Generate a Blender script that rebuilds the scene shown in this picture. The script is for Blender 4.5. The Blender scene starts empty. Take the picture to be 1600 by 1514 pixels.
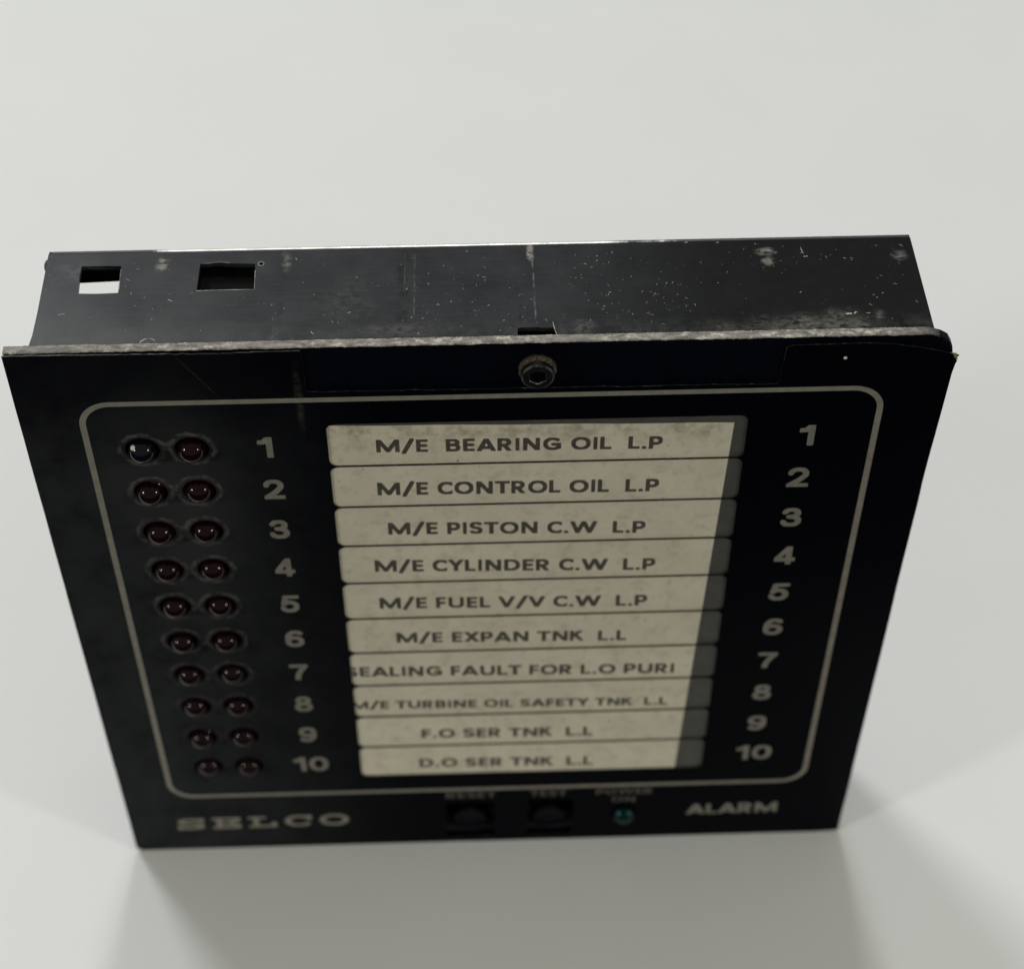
import bpy, bmesh, math, random
import numpy as np
from mathutils import Vector, Matrix
from mathutils.geometry import tessellate_polygon

random.seed(7)
S = bpy.context.scene
COL = S.collection
S.unit_settings.system = 'METRIC'
S.unit_settings.scale_length = 0.01          # one unit is one centimetre

# ------------------------------------------------------------------ camera
cam = bpy.data.cameras.new('camera')
cam.sensor_width = 36.0
cam.sensor_fit = 'HORIZONTAL'
cam.lens = 66.13
cam.shift_x = -0.0016
cam.shift_y = -0.0990
cam.clip_start = 0.5
cam.clip_end = 2000
co = bpy.data.objects.new('camera', cam)
COL.objects.link(co)
a_, b_, c_ = 0.766, 0.0028, -0.0343
R = Matrix.Rotation(c_, 3, 'Z') @ Matrix.Rotation(a_, 3, 'X') @ Matrix.Rotation(b_, 3, 'Z')
co.matrix_world = Matrix.Translation((6.987, -20.03, 34.369)) @ R.to_4x4()
S.camera = co
cam.dof.use_dof = True
cam.dof.focus_distance = 28.9
cam.dof.aperture_fstop = 0.175

# ------------------------------------------------------------------ world and lamps
w = bpy.data.worlds.new('World')
S.world = w
w.use_nodes = True
bg = w.node_tree.nodes['Background']
bg.inputs[0].default_value = (1.0, 0.985, 0.86, 1)
bg.inputs[1].default_value = 0.25

def lamp(name, direction, dist, size, power, colour, target=(7.2, 0, 4)):
    l = bpy.data.lights.new(name, 'AREA')
    l.shape = 'DISK'
    l.size = size
    l.energy = power
    l.color = colour
    o = bpy.data.objects.new(name, l)
    COL.objects.link(o)
    d = Vector(direction).normalized()
    o.location = Vector(target) + d * dist
    o.rotation_euler = (-d).to_track_quat('-Z', 'Y').to_euler()
    return o
lamp('ceiling_lamp', (-0.40, 0.58, 0.70), 220, 50, 170000, (0.96, 0.98, 1.0))
lamp('ceiling_lamp', (0.005, 0.28, 0.96), 220, 17, 110000, (0.98, 0.99, 0.97))
lamp('ceiling_lamp', (-0.80, -0.42, 0.43), 120, 14, 31000, (1.0, 0.97, 0.89))
lamp('ceiling_lamp', (0.80, -0.42, 0.43), 120, 13, 27000, (1.0, 0.99, 0.91))

S.view_settings.view_transform = 'Standard'
S.view_settings.look = 'None'
S.view_settings.exposure = 0.0
S.view_settings.gamma = 1.0

# ------------------------------------------------------------------ node helpers
class NT:
    def __init__(self, name):
        self.m = bpy.data.materials.new(name)
        self.m.use_nodes = True
        self.t = self.m.node_tree
        self.b = self.t.nodes['Principled BSDF']
        self.tc = self.t.nodes.new('ShaderNodeTexCoord')
        self.P = self.tc.outputs['Object']
        s = self.t.nodes.new('ShaderNodeSeparateXYZ')
        self.t.links.new(self.P, s.inputs[0])
        self.x, self.y, self.z = s.outputs
    def put(self, v, sock):
        if isinstance(v, bpy.types.NodeSocket):
            self.t.links.new(v, sock)
        elif isinstance(v, (tuple, list)) and len(v) == 3 and len(sock.default_value) == 4:
            sock.default_value = (*v, 1)
        else:
            sock.default_value = v
    def M(self, op, a, b=0.0, c=0.0, clamp=False):
        n = self.t.nodes.new('ShaderNodeMath')
        n.operation = op
        n.use_clamp = clamp
        for v, s in zip((a, b, c), n.inputs):
            self.put(v, s)
        return n.outputs[0]
    def ss(self, v, a, b):                       # smooth step a..b
        n = self.t.nodes.new('ShaderNodeMapRange')
        n.interpolation_type = 'SMOOTHSTEP'
        self.put(v, n.inputs[0])
        inv = a > b
        n.inputs[1].default_value = min(a, b)
        n.inputs[2].default_value = max(a, b)
        n.inputs[3].default_value = 1.0 if inv else 0.0
        n.inputs[4].default_value = 0.0 if inv else 1.0
        return n.outputs[0]
    def vec(self, sx=1, sy=1, sz=1, off=(0, 0, 0)):
        n = self.t.nodes.new('ShaderNodeMapping')
        self.t.links.new(self.P, n.inputs[0])
        n.inputs['Scale'].default_value = (sx, sy, sz)
        n.inputs['Location'].default_value = off
        return n.outputs[0]
    def noise(self, scale, detail=3, rough=.55, v=None, col=False):
        n = self.t.nodes.new('ShaderNodeTexNoise')
        self.t.links.new(v or self.P, n.inputs['Vector'])
        n.inputs['Scale'].default_value = scale
        n.inputs['Detail'].default_value = detail
        n.inputs['Roughness'].default_value = rough
        return n.outputs[1 if col else 0]
    def mix(self, f, a, b):
        n = self.t.nodes.new('ShaderNodeMix')
        n.data_type = 'RGBA'
        self.put(f, n.inputs[0])
        self.put(a, n.inputs[6])
        self.put(b, n.inputs[7])
        return n.outputs[2]
    def bump(self, h, strength=.3, dist=.02):
        n = self.t.nodes.new('ShaderNodeBump')
        n.inputs['Strength'].default_value = strength
        n.inputs['Distance'].default_value = dist
        self.t.links.new(h, n.inputs['Height'])
        self.t.links.new(n.outputs[0], self.b.inputs['Normal'])
    def blob(self, cx, cy, rx, ry, U=None, V=None, soft=1.0, wob=None):   # elliptical patch in two coordinates
        U = U or self.x
        V = V or self.y
        du = self.M('MULTIPLY', self.M('SUBTRACT', U, cx), 1 / rx)
        dv = self.M('MULTIPLY', self.M('SUBTRACT', V, cy), 1 / ry)
        d = self.M('SQRT', self.M('ADD', self.M('MULTIPLY', du, du), self.M('MULTIPLY', dv, dv)))
        if wob is not None:
            d = self.M('ADD', d, wob)
        return self.ss(d, 1.0, 1.0 - soft)
    def out(self, colour=None, rough=None, **kw):
        if colour is not None:
            self.put(colour, self.b.inputs['Base Color'])
        if rough is not None:
            self.put(rough, self.b.inputs['Roughness'])
        for k, v in kw.items():
            self.put(v, self.b.inputs[k.replace('_', ' ')])
        return self.m

MAT = {}
# table: white smooth sheet with barely visible fibres
n = NT('white_table')
f = n.noise(.22, 4, .6)
g = n.noise(14, 3, .6)
c = n.mix(n.ss(f, .3, .7), (.750, .758, .758), (.764, .772, .776))
c = n.mix(n.M('MULTIPLY', n.ss(g, .3, .75), .22), c, (.70, .71, .69))
n.bump(n.noise(30, 3, .6), .10, .01)
MAT['table'] = n.out(c, .62, Specular_IOR_Level=.3)

PITCH = 1.0163
ROWZ = [12.19 - PITCH * i for i in range(10)]
LEDX = (1.805, 2.585)

# printed front film: satin black with dust, worn rings round the lights, old tape residue
n = NT('front_film')
wob = n.M('MULTIPLY', n.M('SUBTRACT', n.noise(5, 4, .65), .5), .16)
zz = n.M('PINGPONG', n.M('ADD', n.M('SUBTRACT', n.z, ROWZ[0]), PITCH * 20), PITCH)   # distance to the nearest row line
zz = n.M('MODULO', n.M('ADD', n.M('SUBTRACT', n.z, ROWZ[0]), PITCH * 20.5), PITCH)
dz = n.M('SUBTRACT', zz, PITCH / 2)
def rad(cx):
    dx = n.M('SUBTRACT', n.x, cx)
    return n.M('SQRT', n.M('ADD', n.M('MULTIPLY', dx, dx), n.M('MULTIPLY', dz, dz)))
sm = n.t.nodes.new('ShaderNodeMath'); sm.operation = 'SMOOTH_MIN'
n.t.links.new(rad(LEDX[0]), sm.inputs[0]); n.t.links.new(rad(LEDX[1]), sm.inputs[1]); sm.inputs[2].default_value = .16
d = n.M('ADD', sm.outputs[0], wob)
ring = n.M('MULTIPLY', n.ss(d, .30, .335), n.ss(d, .41, .35))
ring = n.M('MULTIPLY', ring, n.ss(n.z, 2.4, 9))
ring = n.M('MULTIPLY', ring, n.ss(n.noise(4.5, 5, .7), .36, .62))
inrow = n.M('MULTIPLY', n.ss(n.z, 2.3, 2.6), n.ss(n.z, 12.8, 12.6))
ring = n.M('MULTIPLY', ring, inrow)
dust = n.M('MULTIPLY', n.ss(n.x, 6.2, 1.0), n.ss(n.noise(1.1, 5, .65), .02, .72))
dust = n.M('MULTIPLY', dust, n.M('ADD', .25, n.M('MULTIPLY', .75, n.ss(n.z, 14.0, 11.5))))
column = n.blob(2.3, 10.5, 1.5, 4.2, n.x, n.z, 1.0, wob)
fine = n.noise(22, 4, .7)
tape = n.blob(4.36, 13.25, .10, 1.1, n.x, n.z, 1.0, wob)
tape = n.M('MULTIPLY', tape, n.ss(n.noise(7, 5, .75), .38, .66))
c = n.mix(n.M('MULTIPLY', dust, .55), (.0012, .0016, .0034), (.047, .050, .054))
c = n.mix(n.M('MULTIPLY', column, .55), c, (.044, .047, .048))
c = n.mix(n.M('MULTIPLY', ring, .85), c, (.11, .112, .10))
c = n.mix(n.M('MULTIPLY', tape, .42), c, (.10, .10, .088))
# faint crease and hair scratches
cr = n.M('ABSOLUTE', n.M('SUBTRACT', n.M('ADD', n.x, n.M('MULTIPLY', n.z, .62)), 2.62 + 14.2 * .62))
cr = n.M('MULTIPLY', n.ss(cr, .03, .0), n.M('MULTIPLY', n.ss(n.z, 13.3, 13.6), n.ss(n.z, 14.4, 13.9)))
c = n.mix(n.M('MULTIPLY', n.M('MULTIPLY', cr, n.ss(fine, .35, .6)), .22), c, (.10, .10, .09))
sp = n.ss(n.noise(60, 2, .5), .74, .80)
c = n.mix(n.M('MULTIPLY', sp, n.M('MULTIPLY', n.ss(n.noise(2, 3), .45, .7), .5)), c, (.10, .10, .09))
r = n.M('ADD', .34, n.M('MULTIPLY', dust, .18))
n.bump(n.noise(45, 2, .5), .10, .004)
MAT['film'] = n.out(c, r, Specular_IOR_Level=.02)

n = NT('film_edge')
f = n.noise(9, 4, .7)
MAT['film_edge'] = n.out(n.mix(n.ss(f, .38, .62), (.012, .012, .012), (.20, .195, .18)), .5)
MAT['film_edge'].node_tree.nodes['Map Range'].inputs[1].default_value = .50
MAT['film_edge'].node_tree.nodes['Map Range'].inputs[2].default_value = .78

# black paint of the front plate
n = NT('plate_paint')
f = n.noise(7, 4, .65)
c = n.mix(n.ss(f, .3, .75), (.0010, .0016, .0045), (.0018, .0028, .0075))
sp = n.ss(n.noise(30, 3, .6), .70, .78)
c = n.mix(n.M('MULTIPLY', sp, .35), c, (.05, .05, .05))
MAT['plate'] = n.out(c, .42, Specular_IOR_Level=.06)

# worn top rim of the plate
n = NT('worn_rim')
f = n.noise(5, 5, .7, n.vec(.5, 2.2, 1))
g = n.noise(9, 6, .72, n.vec(.7, 1.4, 1))
k = n.noise(1.1, 3, .6)
c = n.mix(n.ss(f, .34, .66), (.19, .178, .168), (.36, .335, .30))
c = n.mix(n.M('MULTIPLY', n.ss(g, .50, .64), n.ss(k, .30, .55)), c, (.66, .62, .53))
c = n.mix(n.M('MULTIPLY', n.ss(g, .46, .34), .75), c, (.085, .078, .07))
c = n.mix(n.ss(n.x, 13.75, 14.15), c, (.045, .045, .043))
n.bump(n.noise(14, 5, .75), .9, .05)
MAT['rim'] = n.out(c, .75)

# case: black stoved paint, brushed along its length, scraped and dusty, with lamp sheen painted in
n = NT('case_paint')
streak = n.noise(3.0, 5, .6, n.vec(.35, 9, 9))
brush = n.noise(16, 4, .6, n.vec(.12, 5, 5))
cloud = n.noise(.9, 5, .62)
cloud2 = n.noise(3.4, 5, .7)
wob = n.M('MULTIPLY', n.M('SUBTRACT', cloud2, .5), 1.6)
spk = n.noise(13, 5, .75, n.vec(.6, 1, 1))
c = n.mix(n.ss(cloud, .30, .72), (.014, .015, .018), (.030, .032, .036))  # lifted tone: dust film plus painted lamp sheen
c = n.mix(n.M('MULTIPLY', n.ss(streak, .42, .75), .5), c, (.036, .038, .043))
c = n.mix(n.M('MULTIPLY', n.ss(n.x, 7.5, 11.5), .93), c, (.0012, .0015, .0030))  # right end painted dark, where the lamp sheen dies away
near = n.M('MULTIPLY', n.ss(n.y, .75, .18), n.ss(cloud2, .40, .68))
c = n.mix(n.M('MULTIPLY', near, .40), c, (.085, .083, .078))
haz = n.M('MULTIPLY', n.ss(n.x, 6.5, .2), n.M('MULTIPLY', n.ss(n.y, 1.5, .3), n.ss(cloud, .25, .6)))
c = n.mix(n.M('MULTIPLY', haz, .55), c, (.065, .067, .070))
def patch(cx, cy, rx, ry, amt, col, soft=1.0):
    global c
    m = n.M('MULTIPLY', n.blob(cx, cy, rx * 1.3, ry * 1.3, None, None, soft, wob), n.ss(spk, .40, .56))
    c = n.mix(n.M('MULTIPLY', m, amt), c, col)
patch(12.25, .36, .95, .26, .95, (.125, .118, .105))
patch(12.7, .48, .45, .25, .8, (.10, .095, .085))
patch(13.3, .55, .10, .16, .8, (.13, .12, .11))
patch(10.9, .35, .25, .14, .7, (.09, .088, .08))
patch(8.75, .42, .20, .20, .75, (.11, .115, .11))
patch(5.9, .45, .9, .18, .55, (.10, .105, .10))
patch(2.2, 2.02, .10, .17, .8, (.26, .25, .22), .8)
patch(4.16, 2.02, .09, .25, .7, (.21, .21, .20), .9)
patch(8.00, 2.18, .055, .22, .9, (.32, .30, .27), .8)
patch(11.75, 2.05, .16, .10, .6, (.28, .26, .23), .8)
patch(11.77, 1.82, .11, .10, .6, (.30, .28, .25), .8)
patch(13.85, 1.9, .14, .12, .7, (.20, .195, .18))
patch(5.1, 1.1, .5, .6, .35, (.085, .088, .085))
patch(.9, 1.9, .4, .35, .4, (.11, .112, .12))
# long scrapes that run from back to front
def scrape(x0, wd, y0, y1, amt, col):
    global c
    dx = n.M('ABSOLUTE', n.M('ADD', n.M('SUBTRACT', n.x, x0), n.M('MULTIPLY', n.M('SUBTRACT', cloud2, .5), wd * 1.6)))
    m = n.M('MULTIPLY', n.ss(dx, wd, wd * .3), n.M('MULTIPLY', n.ss(n.y, y0, y0 + .25), n.ss(n.y, y1, y1 - .25)))
    m = n.M('MULTIPLY', m, n.ss(n.noise(6, 4, .7), .42, .60))
    c = n.mix(n.M('MULTIPLY', m, amt), c, col)
scrape(5.99, .13, .45, 2.3, .7, (.007, .007, .009))
scrape(6.17, .022, .6, 2.3, .6, (.10, .10, .105))
scrape(6.02, .014, 1.2, 2.3, .5, (.13, .13, .135))
scrape(8.03, .020, .35, 2.3, .7, (.15, .15, .15))
scrape(7.80, .05, .35, 1.4, .5, (.007, .007, .009))
scrape(4.10, .08, .7, 2.1, .6, (.008, .008, .010))
scrape(4.05, .06, .15, .65, .5, (.11, .112, .115))
r = n.M('ADD', .31, n.M('MULTIPLY', n.ss(cloud2, .3, .7), .05))
r = n.M('ADD', r, n.M('MULTIPLY', n.ss(brush, .4, .7), .06))
n.bump(n.M('ADD', brush, n.M('MULTIPLY', cloud2, .15)), .12, .010)
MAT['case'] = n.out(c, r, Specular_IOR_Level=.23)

n = NT('bare_glint')
f = n.noise(6, 4, .7, n.vec(.6, 3, 3))
highlight_span = n.M('MULTIPLY', n.ss(n.x, 1.0, 3.2), n.ss(n.x, 11.5, 7.0))  # highlight along the fold painted in, fading towards both ends
worn = n.ss(n.M('ADD', n.noise(2.0, 5, .7), n.M('MULTIPLY', n.M('SUBTRACT', highlight_span, .5), .9)), .30, .62)
c = n.mix(n.ss(f, .35, .6), (.60, .60, .58), (.94, .94, .92))
c = n.mix(n.M('SUBTRACT', 1.0, worn), c, (.06, .062, .066))
MAT['bare'] = n.out(c, .36, Metallic=.6)

n = NT('paint_chip')
MAT['chip'] = n.out(n.mix(n.ss(n.noise(2.5, 2), .35, .65), (.22, .22, .22), (.55, .54, .50)), .6)
n = NT('inside_black'); MAT['inside'] = n.out((.004, .004, .004), .8, Specular_IOR_Level=.1)
n = NT('print_line')
c = n.mix(n.ss(n.noise(4, 4, .7), .3, .75), (.21, .198, .165), (.275, .26, .22))
MAT['line'] = n.out(c, .5, Specular_IOR_Level=.2)
n = NT('print_caption'); MAT['caption'] = n.out(n.mix(n.ss(n.noise(5, 4, .7), .3, .75), (.085, .078, .064), (.12, .112, .094)), .5, Specular_IOR_Level=.1)
n = NT('print_digit')
c = n.mix(n.ss(n.noise(5, 4, .7), .3, .75), (.185, .178, .148), (.25, .242, .205))
MAT['digit'] = n.out(c, .5, Specular_IOR_Level=.2)
n = NT('label_paper')
f = n.noise(.9, 5, .65); g = n.noise(3.2, 5, .7); h = n.noise(38, 3, .6)
c = n.mix(n.ss(f, .32, .7), (.70, .655, .52), (.79, .74, .60))
c = n.mix(n.M('MULTIPLY', n.ss(g, .48, .68), .5), c, (.50, .44, .33))
c = n.mix(n.M('MULTIPLY', n.ss(h, .35, .7), .16), c, (.48, .42, .31))
gr = n.M('MULTIPLY', n.ss(n.z, 11.9, 12.5), n.ss(n.noise(2.4, 5, .75), .42, .68))
c = n.mix(n.M('MULTIPLY', gr, .75), c, (.30, .25, .185))
sp = n.ss(n.noise(11, 2, .4), .76, .80)
c = n.mix(n.M('MULTIPLY', sp, .8), c, (.14, .12, .09))
MAT['paper'] = n.out(c, .55, Specular_IOR_Level=.35)
n = NT('ink'); c = n.mix(n.ss(n.noise(18, 3, .7), .35, .7), (.055, .050, .040), (.095, .086, .068))
MAT['ink'] = n.out(c, .55)
n = NT('grey_backing')
c = n.mix(n.ss(n.noise(4, 5, .7), .35, .7), (.060, .060, .055), (.085, .084, .076))
MAT['grey'] = n.out(c, .5)
n = NT('red_lens'); MAT['red'] = n.out((.008, .0004, .0014), .06, Specular_IOR_Level=.26)
n = NT('violet_lens'); MAT['violet'] = n.out((.003, .0018, .007), .10, Specular_IOR_Level=.32)
n = NT('green_lens'); MAT['green'] = n.out((.0004, .0045, .0048), .17, Specular_IOR_Level=.36, Specular_Tint=(.25, .95, .9))
n = NT('screw_black')
c = n.mix(n.ss(n.noise(12, 4, .7), .45, .7), (.004, .0045, .006), (.018, .018, .019))
n.bump(n.noise(22, 3), .3, .01)
MAT['screw'] = n.out(c, .38, Metallic=.4)
n = NT('screw_rim'); c = n.mix(n.ss(n.noise(9, 4, .7), .38, .62), (.010, .011, .013), (.11, .11, .11))
MAT['screw_rim'] = n.out(c, .35, Metallic=.5)
n = NT('rust')
c = n.mix(n.ss(n.noise(9, 4, .7), .35, .65), (.014, .011, .008), (.085, .060, .034))
c = n.mix(n.ss(n.noise(26, 3, .6), .55, .68), c, (.17, .15, .115))
n.bump(n.noise(20, 4, .7), .9, .04)
MAT['rust'] = n.out(c, .85)
n = NT('button_cap'); MAT['button'] = n.out((.0018, .0022, .0055), .5, Specular_IOR_Level=.12)
n = NT('white_speck'); MAT['speck'] = n.out((.78, .76, .70), .6)
n = NT('peeled_glue'); MAT['glue'] = n.out(n.mix(n.ss(n.noise(16, 3), .4, .6), (.10, .075, .03), (.42, .36, .20)), .7)

# ------------------------------------------------------------------ geometry helpers
def obj(name, me, mats, parent=None):
    o = bpy.data.objects.new(name, me)
    COL.objects.link(o)
    if parent is not None:
        o.parent = parent
    if me.materials.__len__() == 0:
        for m in (mats if isinstance(mats, (list, tuple)) else [mats]):
            me.materials.append(MAT[m])
    return o

def bm_mesh(bm, name, smooth=False):
    bmesh.ops.recalc_face_normals(bm, faces=bm.faces)
    me = bpy.data.meshes.new(name)
    bm.to_mesh(me); bm.free()
    if smooth:
        me.polygons.foreach_set('use_smooth', [True] * len(me.polygons))
    return me

def prism(loops, lo, hi, plane='XZ', name='sheet', edge_mat=0):
    """solid between two parallel planes; loops: outline and holes, even-odd. XZ: depth along y; XY: depth along z; YZ: depth along x"""
    def P(u, v, t):
        return {'XZ': (u, t, v), 'XY': (u, v, t), 'YZ': (t, u, v)}[plane]
    flat = [p for l in loops for p in l]
    tris = tessellate_polygon([[Vector((p[0], p[1], 0)) for p in l] for l in loops])
    bm = bmesh.new()
    A = [bm.verts.new(P(*p, lo)) for p in flat]
    B = [bm.verts.new(P(*p, hi)) for p in flat]
    for t in tris:
        try:
            bm.faces.new([A[i] for i in t]); bm.faces.new([B[i] for i in reversed(t)])
        except ValueError:
            pass
    k = 0
    for l in loops:
        m = len(l)
        for i in range(m):
            j = (i + 1) % m
            f = bm.faces.new([A[k + i], A[k + j], B[k + j], B[k + i]])
            f.material_index = edge_mat
        k += m
    return bm_mesh(bm, name)

def circle(cx, cz, r, n=36):
    return [(cx + r * math.cos(2 * math.pi * i / n), cz + r * math.sin(2 * math.pi * i / n)) for i in range(n)]

def rrect(x0, z0, x1, z1, r, n=7):
    if not isinstance(r, (tuple, list)): r = (r,) * 4        # bl, br, tr, tl
    pts = []
    for cx, cz, a0, rr in ((x0 + r[0], z0 + r[0], 180, r[0]), (x1 - r[1], z0 + r[1], 270, r[1]), (x1 - r[2], z1 - r[2], 0, r[2]), (x0 + r[3], z1 - r[3], 90, r[3])):
        for i in range(n + 1):
            t = math.radians(a0 + 90 * i / n)
            pts.append((cx + rr * math.cos(t), cz + rr * math.sin(t)))
    return pts

def rough_line(p, q, step, amp, seed):
    rr = random.Random(seed)
    L = math.dist(p, q); k = max(1, int(L / step)); out = []
    v = 0
    for i in range(k):
        t = i / k
        v = .6 * v + rr.uniform(-amp, amp)
        nx, nz = -(q[1] - p[1]) / L, (q[0] - p[0]) / L
        out.append((p[0] + (q[0] - p[0]) * t + nx * v, p[1] + (q[1] - p[1]) * t + nz * v))
    return out

def lathe(profile, n=32, name='round', smooth=True, mats=None):
    """profile: (radius, y) pairs turned about the y axis"""
    bm = bmesh.new()
    rings = []
    for r, y in profile:
        if r < 1e-6:
            rings.append([bm.verts.new((0, y, 0))])
        else:
            rings.append([bm.verts.new((r * math.cos(2 * math.pi * i / n), y, r * math.sin(2 * math.pi * i / n))) for i in range(n)])
    for k in range(len(rings) - 1):
        a, b = rings[k], rings[k + 1]
        for i in range(n):
            j = (i + 1) % n
            if len(a) == 1 and len(b) == 1: continue
            if len(a) == 1: f = bm.faces.new([a[0], b[i], b[j]])
            elif len(b) == 1: f = bm.faces.new([a[i], a[j], b[0]])
            else: f = bm.faces.new([a[i], a[j], b[j], b[i]])
            if mats: f.material_index = mats[k]
    return bm_mesh(bm, name, smooth)

# ------------------------------------------------------------------ lettering: strokes -> outline -> flat printed mesh
def arc(cx, cy, rx, ry, a0, a1, n=22):
    return [(cx + rx * math.cos(math.radians(a0 + (a1 - a0) * i / n)), cy + ry * math.sin(math.radians(a0 + (a1 - a0) * i / n))) for i in range(n + 1)]

GL = {
 'I': (.20, [[(.1, -1), (.1, 2)]]),
 'L': (.56, [[(.1, -1), (.1, 2)], [(.1, .09), (2, .09)]]),
 'E': (.57, [[(.1, -1), (.1, 2)], [(.1, .09), (2, .09)], [(.1, .91), (2, .91)], [(.1, .51), (.44, .51)]]),
 'F': (.54, [[(.1, -1), (.1, 2)], [(.1, .91), (2, .91)], [(.1, .48), (.42, .48)]]),
 'T': (.74, [[(.37, -1), (.37, 2)], [(-1, .91), (2, .91)]]),
 'N': (.82, [[(.1, -1), (.1, 2)], [(.72, -1), (.72, 2)], [(.10, 1.0), (.72, 0.0)]]),
 'M': (1.12, [[(.1, -1), (.1, 2)], [(1.02, -1), (1.02, 2)], [(.12, .97), (.56, .10), (1.0, .97)]]),
 'A': (.94, [[(.06, -.12), (.47, .98), (.88, -.12)], [(.2, .28), (.74, .28)]]),
 'V': (.90, [[(.06, 1.12), (.45, .04), (.84, 1.12)]]),
 'W': (1.36, [[(.06, 1.12), (.38, .06), (.68, .96), (.98, .06), (1.30, 1.12)]]),
 'X': (.84, [[(.04, -.12), (.80, 1.12)], [(.80, -.12), (.04, 1.12)]]),
 'Y': (.82, [[(.04, 1.12), (.41, .46), (.78, 1.12)], [(.41, .46), (.41, -1)]]),
 'K': (.74, [[(.1, -1), (.1, 2)], [(.12, .44), (.70, 1.12)], [(.30, .58), (.74, -.12)]]),
 'B': (.70, [[(.1, -1), (.1, 2)], [(.1, .91), (.34, .91)] + arc(.34, .72, .22, .19, 90, -90) + [(.1, .53)], [(.1, .53), (.36, .53)] + arc(.36, .31, .25, .22, 90, -90) + [(.1, .09)]]),
 'P': (.66, [[(.1, -1), (.1, 2)], [(.1, .91), (.33, .91)] + arc(.33, .665, .24, .245, 90, -90) + [(.1, .42)]]),
 'R': (.74, [[(.1, -1), (.1, 2)], [(.1, .91), (.33, .91)] + arc(.33, .68, .23, .23, 90, -90) + [(.1, .45)], [(.33, .45), (.66, -.14)]]),
 'D': (.82, [[(.1, -1), (.1, 2)], [(.1, .91), (.32, .91)] + arc(.32, .5, .40, .41, 90, -90) + [(.1, .09)]]),
 'O': (.94, [arc(.47, .5, .37, .41, 0, 360, 40)]),
 'C': (.74, [arc(.46, .5, .36, .41, 48, 312, 30)]),
 'G': (.88, [arc(.46, .5, .36, .41, 50, 318, 30) + [(.77, .2), (.77, .46), (.50, .46)]]),
 'S': (.66, [arc(.335, .71, .225, .20, 38, 262) + arc(.325, .295, .235, .205, 84, -144)]),
 'U': (.82, [[(.1, 2), (.1, .38)] + arc(.41, .38, .31, .29, 180, 360) + [(.72, 2)]]),
 '/': (.62, [[(.07, -.13), (.55, 1.09)]]),
 '.': (.24, [[(.12, .10), (.1201, .10)]]),
 '1': (.50, [[(.38, -1), (.38, 2)], [(-.1, .74), (.20, .76), (.36, .97)]]),
 '2': (.72, [arc(.35, .68, .25, .23, 172, -28) + [(.42, .38), (.16, .16)], [(.04, .09), (2, .09)], [(.16, .16), (.12, .09)]]),
 '3': (.72, [arc(.34, .72, .22, .19, 165, -90) , arc(.345, .305, .26, .215, 90, -168), [(.28, .53), (.36, .53)]]),
 '4': (.76, [[(.52, -1), (.52, 2)], [(.50, .94), (.10, .33)], [(-.5, .27), (2, .27)]]),
 '5': (.72, [[(.64, .91), (.22, .91), (.16, .50)], arc(.345, .345, .26, .255, 142, -164)]),
 '6': (.72, [arc(.36, .325, .26, .235, 0, 360, 36), arc(.40, .46, .30, .45, 52, 196)]),
 '7': (.70, [[(-1, .90), (.60, .90)], [(.60, .88), (.42, .60), (.30, .30), (.26, -.2)]]),
 '8': (.74, [arc(.37, .73, .205, .18, 0, 360, 36), arc(.37, .30, .265, .21, 0, 360, 36)]),
 '0': (.76, [arc(.38, .5, .28, .41, 0, 360, 40)]),
}
g6 = GL['6']; GL['9'] = (.72, [[(.72 - x, 1 - y) for x, y in s] for s in g6[1]])
SLAB = {
 'E': (1.0, [[(.25, -1), (.25, 2)], [(-1, .10), (2, .10)], [(-1, .90), (2, .90)], [(.25, .5), (.70, .5)], [(.90, .10), (.90, .30)], [(.90, .90), (.90, .70)], [(.70, .38), (.70, .62)]]),
 'L': (1.0, [[(.28, -1), (.28, 2)], [(-1, .10), (2, .10)], [(-1, .90), (.55, .90)], [(.90, .10), (.90, .36)]]),
 'S': (.98, [arc(.49, .71, .36, .20, 30, 262) + arc(.49, .295, .37, .205, 84, -150), [(.88, .72), (.88, .95)], [(.08, .05), (.08, .28)]]),
 'C': (.98, [arc(.52, .5, .40, .41, 42, 318, 34), [(.90, .66), (.90, .92)]]),
 'O': (1.04, [arc(.52, .5, .42, .41, 0, 360, 40)]),
}
ADV = {'I': .13, 'M': .12, 'E': .10, 'B': .10, 'A': .02, 'R': .07, 'N': .13, 'G': .10, 'O': .07, 'L': .06, 'P': .07, 'C': .06, 'T': .02, 'S': .08, 'W': .02,
       'Y': .0, 'D': .09, 'U': .12, 'F': .06, 'V': .02, 'X': .02, 'K': .03, '/': .02, '.': .09}
_cache = {}
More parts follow.
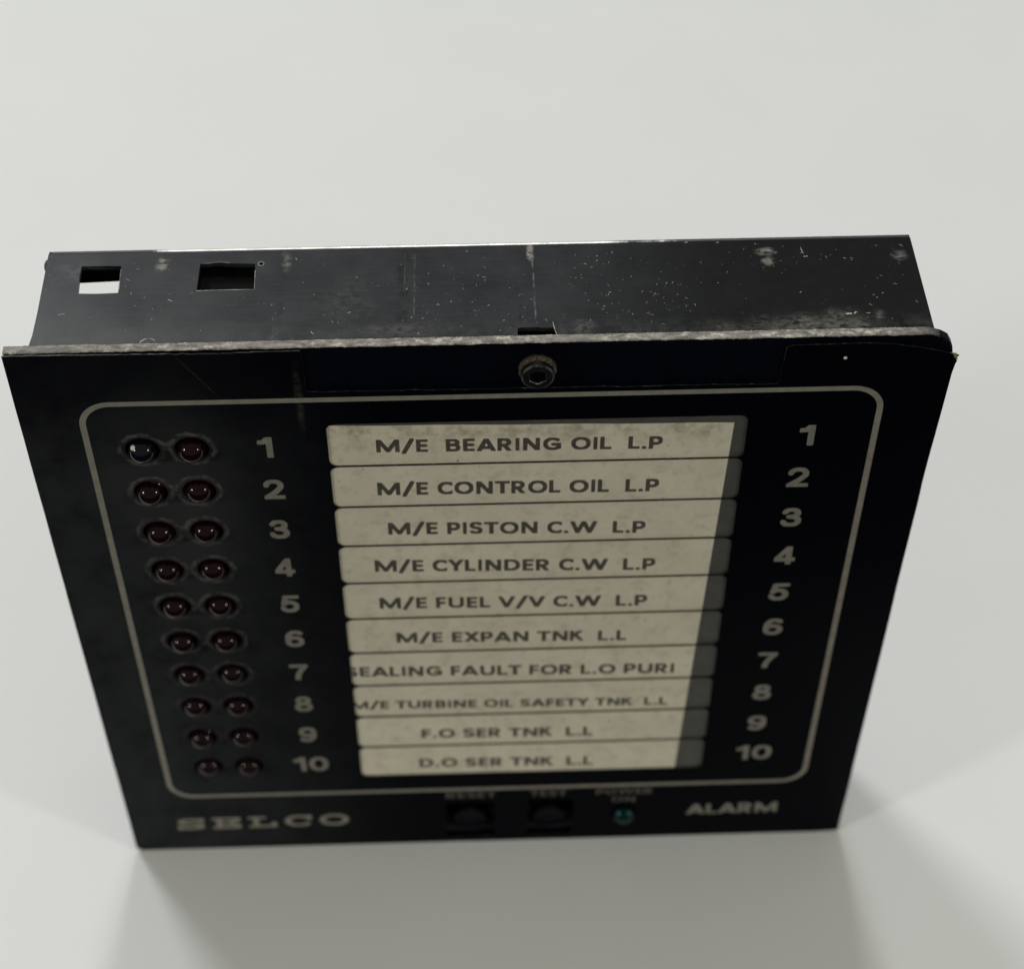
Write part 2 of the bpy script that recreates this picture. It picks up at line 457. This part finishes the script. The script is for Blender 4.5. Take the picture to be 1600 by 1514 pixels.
def outline(ch, h, slab=False):
    key = (ch, h, slab)
    if key in _cache: return _cache[key]
    W_, strokes = (SLAB if slab else GL)[ch]
    g = .028
    X = np.arange(-.12, W_ + .12 + g, g); Y = np.arange(-.20, 1.20 + g, g)
    XX, YY = np.meshgrid(X, Y)
    D = np.full(XX.shape, 9.0)
    hh = h * (1.15 if ch == '.' else 1.0)
    for s in strokes:
        for (x0, y0), (x1, y1) in zip(s[:-1], s[1:]):
            dx, dy = x1 - x0, y1 - y0
            L2 = dx * dx + dy * dy + 1e-12
            t = np.clip(((XX - x0) * dx + (YY - y0) * dy) / L2, 0, 1)
            D = np.minimum(D, np.hypot(XX - x0 - t * dx, YY - y0 - t * dy) - hh)
    lo, hi = (-.15, 1.08) if ch == '/' else (0, 1)
    B = np.maximum.reduce([-XX, XX - W_, lo - YY, YY - hi])
    # rounded intersection, like ink that has spread a little
    rr = .035
    D = np.minimum(np.maximum(D + rr, B + rr), 0) + np.hypot(np.maximum(D + rr, 0), np.maximum(B + rr, 0)) - rr
    D[0, :] = D[-1, :] = 1; D[:, 0] = D[:, -1] = 1
    # marching squares
    seg = {}
    def ip(i0, j0, i1, j1):
        a, b = D[i0, j0], D[i1, j1]; t = a / (a - b)
        return ((i0, j0, i1, j1), (X[j0] + (X[j1] - X[j0]) * t, Y[i0] + (Y[i1] - Y[i0]) * t))
    pts = {}
    for i in range(len(Y) - 1):
        for j in range(len(X) - 1):
            c = (D[i, j] < 0) | (D[i, j + 1] < 0) << 1 | (D[i + 1, j + 1] < 0) << 2 | (D[i + 1, j] < 0) << 3
            if c in (0, 15): continue
            e = {0: (i, j, i, j + 1), 1: (i, j + 1, i + 1, j + 1), 2: (i + 1, j, i + 1, j + 1), 3: (i, j, i + 1, j)}
            tab = {1: [(3, 0)], 2: [(0, 1)], 3: [(3, 1)], 4: [(1, 2)], 5: [(3, 2), (1, 0)], 6: [(0, 2)], 7: [(3, 2)], 8: [(2, 3)], 9: [(2, 0)],
                   10: [(0, 3), (2, 1)], 11: [(2, 1)], 12: [(1, 3)], 13: [(1, 0)], 14: [(0, 3)]}[int(c)]
            for p, q in tab:
                kp, vp = ip(*e[p]); kq, vq = ip(*e[q])
                pts[kp] = vp; pts[kq] = vq; seg[kp] = kq
    loops = []
    while seg:
        k0 = next(iter(seg)); k = k0; lp = []
        while k in seg:
            lp.append(pts[k]); k = seg.pop(k)
        # drop points that lie on a straight run
        for tol in (.0015, .003):
            keep = []
            for i in range(len(lp)):
                a, b, d = keep[-1] if keep else lp[-1], lp[i], lp[(i + 1) % len(lp)]
                ar = abs((b[0] - a[0]) * (d[1] - a[1]) - (b[1] - a[1]) * (d[0] - a[0]))
                if ar / (math.dist(a, d) + 1e-9) > tol: keep.append(b)
            lp = keep
        if len(lp) > 2: loops.append(lp)
    tris = tessellate_polygon([[Vector((*p, 0)) for p in l] for l in loops])
    flat = [p for l in loops for p in l]
    _cache[key] = (W_, flat, tris)
    return _cache[key]

def lettering(text, p0, p1, cap, y, mat, parent, skip=0, h=.10, slab=False, gap=None, jitter=0.0):
    """print text so that the glyph after `skip` characters starts at p0 and the last one ends at p1 (x, z of the base line)"""
    xs = []; x = 0
    for ch in text:
        if ch == ' ':
            x += .36; xs.append(x); continue
        s = ADV.get(ch, .06) * .62 if gap is None else gap
        xs.append(x + s); x = x + outline(ch, h, slab)[0] + 2 * s
    last = text[-1]
    end = xs[-1] + outline(last, h, slab)[0]
    start = xs[skip]
    sx = (p1[0] - p0[0]) / (end - start)
    slope = (p1[1] - p0[1]) / (p1[0] - p0[0])
    rr = random.Random(text)
    V, F = [], []
    for ch, gx in zip(text, xs):
        if ch == ' ': continue
        _, flat, tris = outline(ch, h, slab)
        k = len(V)
        jz = rr.uniform(-jitter, jitter)
        for u, v in flat:
            X = p0[0] + (gx + u - start) * sx
            V.append((X, y, p0[1] + (X - p0[0]) * slope + v * cap + jz))
        F += [tuple(k + i for i in t) for t in tris]
    me = bpy.data.meshes.new('lettering')
    me.from_pydata(V, [], F)
    bm = bmesh.new(); bm.from_mesh(me)
    for f in bm.faces:
        f.normal_update()
        if f.normal.y > 0: f.normal_flip()
    bm.to_mesh(me); bm.free()
    return obj('lettering', me, mat, parent)

# ------------------------------------------------------------------ the setting
t = obj('table_top', prism([[(-110, -5.6), (125, -5.6), (125, 90), (-110, 90)]], -2.5, 0.0, 'XY', 'table_top'), 'table')
t['kind'] = 'structure'
n = NT('dark_floor'); c = n.mix(n.ss(n.noise(.05, 4), .3, .7), (.03, .03, .032), (.045, .044, .042)); MAT['floor'] = n.out(c, .8)
t = obj('floor', prism([[(-900, -900), (900, -900), (900, 900), (-900, 900)]], -76, -75, 'XY', 'floor'), 'floor')
t['kind'] = 'structure'

# ------------------------------------------------------------------ the panel
panel = bpy.data.objects.new('alarm_panel', None)
COL.objects.link(panel)
panel['label'] = 'worn black alarm panel with ten paper labels, standing upright on the white table'
panel['category'] = 'alarm panel'

WIN = []
for i in range(10):
    z1 = ROWZ[i] + PITCH / 2 - .012
    z0 = ROWZ[i] - PITCH / 2 + .012
    WIN.append((z0, z1))
holes = [circle(x, z, .272) for x in LEDX for z in ROWZ] + [circle(9.92, .93, .272)]
buttons = [rrect(6.34, .16, 7.30, 1.50, .05, 3), rrect(7.98, .16, 8.90, 1.50, .05, 3)]

# front film
top = [(14.47, 13.76), (14.485, 13.81), (14.43, 13.88), (14.40, 13.955), (14.2, 14.03), (13.9, 14.11), (13.45, 14.20), (13.0, 14.235)]
ol = [(.10, 0.0)] + rough_line((.12, 0), (14.2, 0), .35, .004, 1) + [(14.28, .03), (14.38, .06)] + rough_line((14.39, .2), (14.405, 11.0), .5, .004, 2) + rough_line((14.405, 11.0), (14.44, 13.3), .5, .004, 2) + [(14.45, 13.55)] + top \
    + rough_line((12.5, 14.22), (11.84, 14.22), .1, .006, 3) + rough_line((11.83, 14.18), (11.78, 13.42), .12, .004, 4) \
    + rough_line((11.76, 13.385), (4.50, 13.425), .06, .008, 5) + rough_line((4.485, 13.44), (4.47, 14.26), .15, .003, 6) \
    + rough_line((4.455, 14.325), (2.75, 14.30), .06, .006, 7) + [(2.68, 14.325), (2.6, 14.30), (2.5, 14.325)] + rough_line((2.4, 14.32), (.02, 14.345), .09, .004, 8) \
    + rough_line((0, 14.34), (0, .2), .6, .003, 9) + [(0, .10)]
loops = [ol] + holes + buttons + [rrect(4.73, a, 11.38, b, .135) for a, b in WIN]
film = obj('front_film', prism(loops, 0.0, .022, 'XZ', 'front_film', 1), ['film', 'film_edge'], panel)

# plate behind it, cut for the lamps, the buttons and the labels
pl = [(.02, .02), (14.38, .02), (14.40, .10)] + [(14.40, 13.95), (14.37, 14.10), (14.30, 14.22), (14.18, 14.30), (14.02, 14.347), (.02, 14.347)]
big = rrect(4.80, WIN[9][0] - .0, 11.30, 12.64, .1)
plate = obj('front_plate', prism([pl] + [circle(x, z, .28) for x in LEDX for z in ROWZ] + [circle(9.92, .93, .28)] + [rrect(6.32, .14, 7.32, 1.52, .05, 3), rrect(7.96, .14, 8.92, 1.52, .05, 3)],
             .040, .195, 'XZ', 'front_plate'), 'plate', panel)

# worn rim along the top of the plate: a finely uneven strip
def rim():
    rr = random.Random(11)
    nx, ny = 720, 7
    bm = bmesh.new(); rows = []
    y0w = y1w = 0
    for i in range(nx + 1):
        x = .012 + (14.38 - .012) * i / nx
        y0w = .72 * y0w + rr.uniform(-.0065, .0065) * (1.6 if rr.random() < .08 else 1)
        y1w = .80 * y1w + rr.uniform(-.003, .003)
        drop = 0
        if x > 13.92:
            u = (x - 13.92) / (14.40 - 13.92); drop = .50 * (1 - math.sqrt(max(0, 1 - u * u)))
        col = []
        for j in range(ny + 1):
            t = j / ny
            y = (.036 + y0w) * (1 - t) + (.202 + y1w) * t
            edge = min(t, 1 - t)
            z = 14.372 + rr.uniform(-.006, .006) - (.014 if edge < .01 else 0) - drop
            col.append(bm.verts.new((x, y, z)))
        col.append(bm.verts.new((x, .202 + y1w, 14.350 - drop)))
        col.insert(0, bm.verts.new((x, .040 + y0w * .8, 14.350 - drop)))
        rows.append(col)
    for a, b in zip(rows[:-1], rows[1:]):
        for k in range(len(a) - 1):
            bm.faces.new([a[k], a[k + 1], b[k + 1], b[k]])
        bm.faces.new([a[-1], a[0], b[0], b[-1]])
    bm.faces.new(rows[0]); bm.faces.new(rows[-1])
    return bm_mesh(bm, 'worn_rim', True)
obj('worn_rim', rim(), 'rim', plate)
# glue and torn film at the damaged corner
def flake(pts, y0, y1, name):
    return prism([pts], y0, y1, 'XZ', name)
obj('glue_residue', flake([(14.28, 13.80), (14.44, 13.79), (14.50, 13.83), (14.475, 13.87), (14.51, 13.90), (14.46, 13.94), (14.38, 13.965), (14.30, 13.95)], .024, .038, 'glue_residue'), 'glue', film)

# printed frame line
fr = [rrect(.915, 1.938, 13.489, 13.304, .52, 12), rrect(1.015, 2.038, 13.389, 13.204, .42, 12)]
obj('frame_line', prism(fr, -.0035, -.0005, 'XZ', 'frame_line'), 'line', film)

# numbers
for i, z in enumerate(ROWZ):
    s = str(i + 1); zb = z - .245
    if i < 9:
        wd = .34 if i else .25
        xl, xr = (3.62, 12.15) if i else (3.62, 12.22)
    else:
        wd = .675; xl, xr = 3.44, 12.02
    lettering(s, (xl, zb), (xl + wd, zb), .485, -.003, 'digit', film, h=.105, gap=.05)
    lettering(s, (xr + (0 if i else .01), zb), (xr + wd + .02, zb), .485, -.003, 'digit', film, h=.105, gap=.05)
lettering('SELCO', (.93, .75), (4.385, .79), .41, -.003, 'line', film, h=.105, slab=True, gap=.13)
lettering('ALARM', (11.19, .83), (13.03, .84), .36, -.003, 'digit', film, h=.115)
lettering('RESET', (6.35, 1.665), (7.355, 1.665), .215, -.003, 'caption', film, h=.10)
lettering('TEST', (8.02, 1.660), (8.765, 1.660), .215, -.003, 'caption', film, h=.10)
lettering('POWER', (9.335, 1.655), (10.475, 1.650), .215, -.003, 'caption', film, h=.10)
lettering('ON', (9.66, 1.365), (10.13, 1.355), .20, -.003, 'caption', film, h=.10)

# label slips under the openings of the film
def ptop(x): return 12.630 - (x - 4.73) * .0205 + (.006 * math.sin(x * 3.1))
def pright(z): return 11.172 - (12.5 - z) * .0318
TXT = [
 ('M/E  BEARING OIL  L.P', (5.489, 11.98), (10.06, 11.921), .30, 0),
 ('M/E CONTROL OIL  L.P', (5.457, 10.934), (10.06, 10.872), .315, 0),
 ('M/E PISTON C.W  L.P', (5.585, 9.922), (9.895, 9.811), .31, 0),
 ('M/E CYLINDER C.W  L.P', (5.312, 8.930), (10.116, 8.800), .315, 0),
 ('M/E FUEL V/V C.W  L.P', (5.342, 7.887), (10.03, 7.788), .31, 0),
 ('M/E EXPAN TNK  L.L', (5.595, 6.872), (9.715, 6.781), .30, 0),
 ('SEALING FAULT FOR L.O PURI', (4.880, 5.860), (10.635, 5.734), .30, 1),
 ('M/E TURBINE OIL SAFETY TNK  L.L', (5.490, 4.808), (10.577, 4.710), .25, 4),
 ('F.O SER TNK  L.L', (5.940, 3.800), (9.205, 3.740), .30, 0),
 ('D.O SER TNK  L.L', (5.866, 2.785), (9.238, 2.718), .30, 0),
]
for i, (a, b) in enumerate(WIN):
    wf = obj('label_window', prism([rrect(4.66, a - .010, 11.44, b + .010, .01, 2)], .0265, .0310, 'XZ', 'label_window'), 'grey', panel)
    za, zb = a - .009, b + .009
    if i == 0:
        up = [(x, ptop(x)) for x in np.linspace(pright(12.5), 4.67, 24)]
    else:
        up = [(pright(zb), zb), (4.67, zb)]
    slip = obj('paper_slip', prism([[(4.67, za), (pright(za), za)] + [tuple(map(float, p)) for p in up]], .0236, .0260, 'XZ', 'paper_slip'), 'paper', wf)
    text, p0, p1, cap, sk = TXT[i]
    lettering(text, p0, p1, cap, .0231, 'ink', slip, skip=sk, h=.118, jitter=.003)

# indicator lights: a rimmed dome in each hole
prof = [(.262, .19), (.262, .075), (.232, .065)]
prof += [(.228 * math.cos(math.radians(t)), .02 - .228 * math.sin(math.radians(t))) for t in range(0, 90, 6)] + [(0, -.208)]
dome = lathe(prof, 40, 'indicator_light')
dome.materials.append(MAT['red'])
for i, z in enumerate(ROWZ):
    for j, x in enumerate(LEDX):
        me = dome
        if i == 0 and j == 0:
            me = dome.copy(); me.materials.clear(); me.materials.append(MAT['violet'])
        o = obj('indicator_light', me, 'red', panel)
        o.location = (x + random.uniform(-.012, .012), random.uniform(-.02, .03), z + random.uniform(-.010, .010))
        o.rotation_euler = (random.uniform(-.10, .10), 0, random.uniform(-.10, .10))
        if me is not dome:
            o['label'] = 'bluish black lens with a white highlight dot'
            d = Vector((-.50, -.52, .69)).normalized() * .2295
            bm = bmesh.new()  # white dot stands in for the highlight on this lens
            bmesh.ops.create_icosphere(bm, subdivisions=2, radius=.046)
            for v in bm.verts: v.co *= 1
            bmesh.ops.scale(bm, vec=(1, .45, 1), verts=bm.verts)
            s = obj('white_dot', bm_mesh(bm, 'white_dot', True), 'speck', o)
            s.location = (d.x, .02 + d.y, d.z)
            s.rotation_euler = d.to_track_quat('-Y', 'Z').to_euler()
gd = dome.copy(); gd.materials.clear(); gd.materials.append(MAT['green'])
o = obj('power_light', gd, 'green', panel); o.location = (9.92, 0, .93); o['label'] = 'dark green power light'

# recessed push buttons
cap_prof = [(.36, .5), (.36, .22), (.345, .19), (.31, .175), (.20, .195), (0, .205)]
for x in (6.81, 8.43):
    o = obj('push_button', lathe(cap_prof, 36, 'push_button'), 'button', panel); o.location = (x, 0, .56)

# cap screw with hexagon socket in the notch of the film
def screw():
    bm = bmesh.new()
    n = 36; rs = .118
    def ring(r, y): return [bm.verts.new((r * math.cos(2 * math.pi * i / n), y, r * math.sin(2 * math.pi * i / n))) for i in range(n)]
    def hexr(r, y):
        out = []
        for i in range(n):
            a = 2 * math.pi * i / n + math.pi / 6
            k = (a % (math.pi / 3)) - math.pi / 6
            rr_ = r * math.cos(math.pi / 6) / math.cos(k)
            out.append(bm.verts.new((rr_ * math.cos(2 * math.pi * i / n), y, rr_ * math.sin(2 * math.pi * i / n))))
        return out
    R_ = [ring(.255, .04), ring(.255, -.175), ring(.247, -.192), ring(.228, -.202), ring(.165, -.202), hexr(.150, -.200), hexr(.140, -.188), hexr(.140, -.06)]
    for k, (a, b) in enumerate(zip(R_[:-1], R_[1:])):
        for i in range(n):
            f = bm.faces.new([a[i], a[(i + 1) % n], b[(i + 1) % n], b[i]])
            if k in (1, 2, 5): f.material_index = 1
    bm.faces.new(R_[-1])
    return bm_mesh(bm, 'cap_screw')
sc = obj('cap_screw', screw(), ['screw', 'screw_rim'], panel)
sc.location = (8.035, 0, 13.845)
def washer():
    rr = random.Random(5)
    bm = bmesh.new(); n = 56; rows = []
    for y, r in ((.04, .262), (.01, .288), (-.045, .290), (-.085, .280), (-.095, .262), (-.090, .250)):
        rows.append([bm.verts.new(((r + rr.uniform(-.008, .008)) * math.cos(2 * math.pi * i / n), y + rr.uniform(-.006, .006), (r + rr.uniform(-.008, .008)) * math.sin(2 * math.pi * i / n))) for i in range(n)])
    for a, b in zip(rows[:-1], rows[1:]):
        for i in range(n): bm.faces.new([a[i], a[(i + 1) % n], b[(i + 1) % n], b[i]])
    return bm_mesh(bm, 'rusty_washer', True)
obj('rusty_washer', washer(), 'rust', sc)

# tiny white speck on the film
bm = bmesh.new(); bmesh.ops.create_icosphere(bm, subdivisions=2, radius=.03); bmesh.ops.scale(bm, vec=(1, .35, 1), verts=bm.verts)
s = obj('white_dot', bm_mesh(bm, 'white_dot', True), 'speck', film); s.location = (12.745, -.004, 13.93)

# ------------------------------------------------------------------ case
CX0, CX1, CY0, CY1, CZ1, CZ0, TH = .375, 14.10, .197, 2.416, 14.289, .13, .08
case = bpy.data.objects.new('case', None); COL.objects.link(case); case.parent = panel
def xyhole(pts): return [tuple(p) for p in pts]
h1 = [(.955, 1.40), (1.25, 1.385), (1.57, 1.398), (1.582, 1.5), (1.560, 2.01), (1.3, 2.025), (.935, 2.025), (.93, 1.8)]
h2 = [(2.785, 1.408), (3.2, 1.418), (3.25, 1.41), (3.685, 1.412), (3.665, 1.98), (3.655, 2.005), (3.20, 2.03), (3.12, 2.055), (3.0, 2.05), (2.94, 2.03), (2.795, 2.026)]
h3 = [(7.745, .20), (8.33, .20), (8.318, .40), (8.30, .425), (8.1, .43), (8.05, .445), (7.79, .445), (7.748, .43)]
outl = [(CX0 - .03, CY0), (7.745, CY0), (7.745, .43), (7.79, .445), (8.05, .445), (8.1, .43), (8.30, .425), (8.318, .40), (8.335, CY0), (CX1, CY0), (CX1, CY1 - .095), (CX0, CY1 - .095), (CX0 + .012, 1.0), (CX0 + .005, .5), (CX0 - .012, .32)]
hr = circle(3.755, 2.00, .035, 14)
topm = prism([outl, h1, h2, hr], CZ1 - TH, CZ1, 'XY', 'top_sheet')
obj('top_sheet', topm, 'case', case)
obj('bottom_sheet', prism([[(CX0, CY0), (CX1, CY0), (CX1, CY1 - .07), (CX0, CY1 - .07)]], CZ0, CZ0 + TH, 'XY', 'bottom_sheet'), 'case', case)
for x0, x1, nm in ((CX0 + .004, CX0 + TH, 'side_sheet'), (CX1 - TH, CX1 - .004, 'side_sheet')):
    obj(nm, prism([[(CY0, CZ0 + TH + .001), (CY1 - .075, CZ0 + TH + .001), (CY1 - .075, CZ1 - TH - .001), (CY0, CZ1 - TH - .001)]], x0, x1, 'YZ', nm), 'case', case)
# rear sheet with the slot that lets the table show through the small hole
slot = [(.62, 12.6), (1.75, 12.6), (1.75, 13.68), (.62, 13.635)]
obj('rear_sheet', prism([[(CX0, CZ0), (CX1, CZ0), (CX1, CZ1 - .075), (CX0, CZ1 - .075)], slot], CY1 - TH, CY1, 'XZ', 'rear_sheet'), 'case', case)
# rounded fold between top and rear sheet, paint worn off, bead raised to catch lamp light
bm = bmesh.new(); rows = []
rr = random.Random(3)
nseg = 160
for i in range(nseg + 1):
    x = CX0 + .01 + (CX1 - CX0 - .02) * i / nseg
    q = rr.uniform(-.0012, .0012)
    prf = [(-.100, -.004), (-.092, .003), (-.080, .0085), (-.066, .010), (-.050, .007), (-.030, -.006), (-.014, -.026), (-.003, -.050), (0, -.074), (-.10, -.074)]
    rows.append([bm.verts.new((x, CY1 + u, CZ1 + v + q)) for u, v in prf])
for a, b in zip(rows[:-1], rows[1:]):
    for k in range(10): bm.faces.new([a[k], a[(k + 1) % 10], b[(k + 1) % 10], b[k]])
bm.faces.new(rows[0]); bm.faces.new(rows[-1])
obj('worn_glint_fold', bm_mesh(bm, 'worn_glint_fold', True), 'bare', case)
# small rivet on the left side by the rear corner
bm = bmesh.new(); bmesh.ops.create_icosphere(bm, subdivisions=3, radius=.12)
bmesh.ops.scale(bm, vec=(.55, 1, 1), verts=bm.verts)
s = obj('rivet', bm_mesh(bm, 'rivet', True), 'case', case); s.location = (CX0 - .01, 2.20, 14.13)
# burrs round the punched openings: thin raised bare-metal lips
def lip(path, closed, r, nm, wob=.35):
    rr = random.Random(len(path)); bm = bmesh.new(); P = [Vector(p) for p in path]; rings = []
    m = len(P)
    for i, p in enumerate(P):
        a = P[i - 1] if (i > 0 or closed) else p; b = P[(i + 1) % m] if (i < m - 1 or closed) else p
        d = (b - a).normalized(); up = Vector((0, 0, 1)); s_ = d.cross(up).normalized(); q = r * (1 + rr.uniform(-wob, wob))
        rings.append([bm.verts.new(p + (s_ * math.cos(t) + up * math.sin(t)) * q) for t in [k * math.pi / 3 for k in range(6)]])
    for i in range(m if closed else m - 1):
        a, b = rings[i], rings[(i + 1) % m]
        for k in range(6): bm.faces.new([a[k], a[(k + 1) % 6], b[(k + 1) % 6], b[k]])
    return bm_mesh(bm, nm, True)
def dens(p, q, k): return [(p[0] + (q[0] - p[0]) * i / k, p[1] + (q[1] - p[1]) * i / k, CZ1) for i in range(k)]
obj('burr', lip([(3.755 + .045 * math.cos(t), 2.0 + .045 * math.sin(t), CZ1) for t in [k * math.pi / 8 for k in range(16)]], True, .007, 'burr'), 'chip', case)
obj('burr', lip(dens((2.785, 1.408), (3.2, 1.416), 8) + dens((3.2, 1.416), (3.685, 1.412), 8) + dens((3.685, 1.412), (3.668, 1.9), 8), False, .0045, 'burr'), 'chip', case)
obj('burr', lip(dens((2.84, 2.03), (2.98, 2.04), 4) + dens((2.98, 2.045), (3.12, 2.058), 4) + dens((3.12, 2.058), (3.3, 2.03), 5), False, .0045, 'burr'), 'chip', case)
obj('burr', lip(dens((.955, 1.40), (1.25, 1.385), 6) + dens((1.25, 1.385), (1.57, 1.398), 6) + dens((1.575, 1.398), (1.562, 2.0), 9), False, .0045, 'burr'), 'chip', case)
obj('burr', lip(dens((8.35, .22), (8.32, .36), 4) + dens((8.32, .36), (8.305, .43), 3) + [(8.29, .55, CZ1)], False, .008, 'burr'), 'chip', case)
# dark board just behind the front
obj('circuit_board', prism([[(.6, .24), (13.9, .24), (13.9, 14.0), (1.95, 14.0), (1.95, 12.0), (.6, 12.0)]], .62, .78, 'XZ', 'circuit_board'), 'inside', case)
obj('inner_block', prism([[(2.3, 9.0), (13.6, 9.0), (13.6, 14.05), (2.3, 14.05)]], 1.1, 2.25, 'XZ', 'inner_block'), 'inside', case)

# paint chips and hair scratches on the case top: tiny flat flecks, joined
def chips():
    rr = random.Random(21); V = []; F = []
    z = CZ1 + .0012
    def fleck(x, y, L, wd, a):
        if 7.7 < x < 8.4 and y < .48: return
        if .9 < x < 1.6 and 1.35 < y < 2.07 or 2.75 < x < 3.8 and 1.35 < y < 2.1: return
        if not (CX0 + .05 < x < CX1 - .05 and .25 < y < CY1 - .1): return
        m = rr.choice((5, 6, 7)); k = len(V); bend = rr.uniform(-.5, .5)
        for i in range(m):
            t = 2 * math.pi * i / m
            u = L * math.cos(t) * rr.uniform(.7, 1.15); v = wd * math.sin(t) * rr.uniform(.6, 1.2) + bend * u * u / max(L, .01)
            V.append((x + u * math.cos(a) - v * math.sin(a), y + u * math.sin(a) + v * math.cos(a), z))
        F.append(tuple(range(k, k + m)))
    def size(): return rr.choice((.006, .009, .013, .022, .03)) * rr.uniform(.7, 1.2), rr.uniform(.002, .0048)
    for _ in range(95):                       # loose scatter
        x = rr.uniform(.5, 14); y = rr.uniform(.3, 2.3); L, wd = size(); fleck(x, y, L, wd, rr.uniform(0, 3.14))
    for cx, cy, sx, sy, k in ((9.0, 1.75, .5, .35, 26), (7.0, 1.2, .45, .45, 30), (8.6, 1.2, .9, .5, 26), (10.1, 1.05, .35, .25, 34), (9.4, .7, .5, .25, 14), (1.3, 2.0, .8, .2, 12), (11.75, 1.9, .2, .2, 16),
                              (12.5, 1.7, .8, .4, 14), (4.6, .95, .45, .25, 16), (7.9, .55, .25, .15, 12), (2.3, 1.3, 1.2, .5, 18), (6.4, .8, .3, .3, 10), (13.4, 1.7, .3, .3, 8)):
        for _ in range(k):
            L, wd = size(); fleck(rr.gauss(cx, sx), rr.gauss(cy, sy), L, wd, rr.uniform(0, 3.14))
    for x, y, L, wd, a in ((12.85, .60, .06, .018, .1), (12.95, .62, .035, .012, .5), (13.15, .60, .05, .009, 0), (2.05, .33, .10, .007, .9), (2.22, .36, .07, .006, -.6), (4.62, .42, .045, .007, -.9),
                           (12.3, 2.0, .008, .006, 0), (12.32, 2.05, .09, .005, 1.75), (12.37, 1.92, .05, .006, 0), (10.5, 2.3, .04, .006, .3), (11.0, 2.28, .03, .007, .2), (1.0, 1.95, .12, .005, .1), (.95, 1.82, .13, .004, -.1),
                           (1.7, 1.7, .05, .006, 2.5), (2.4, 1.2, .06, .005, -.5), (.75, .95, .07, .006, .2), (7.0, 2.2, .03, .008, 0), (9.3, 2.1, .03, .007, 1)):
        fleck(x, y, L, wd, a)
    me = bpy.data.meshes.new('paint_chips'); me.from_pydata(V, [], F)
    return me
o = obj('paint_chips', chips(), 'chip', case); o['kind'] = 'stuff'
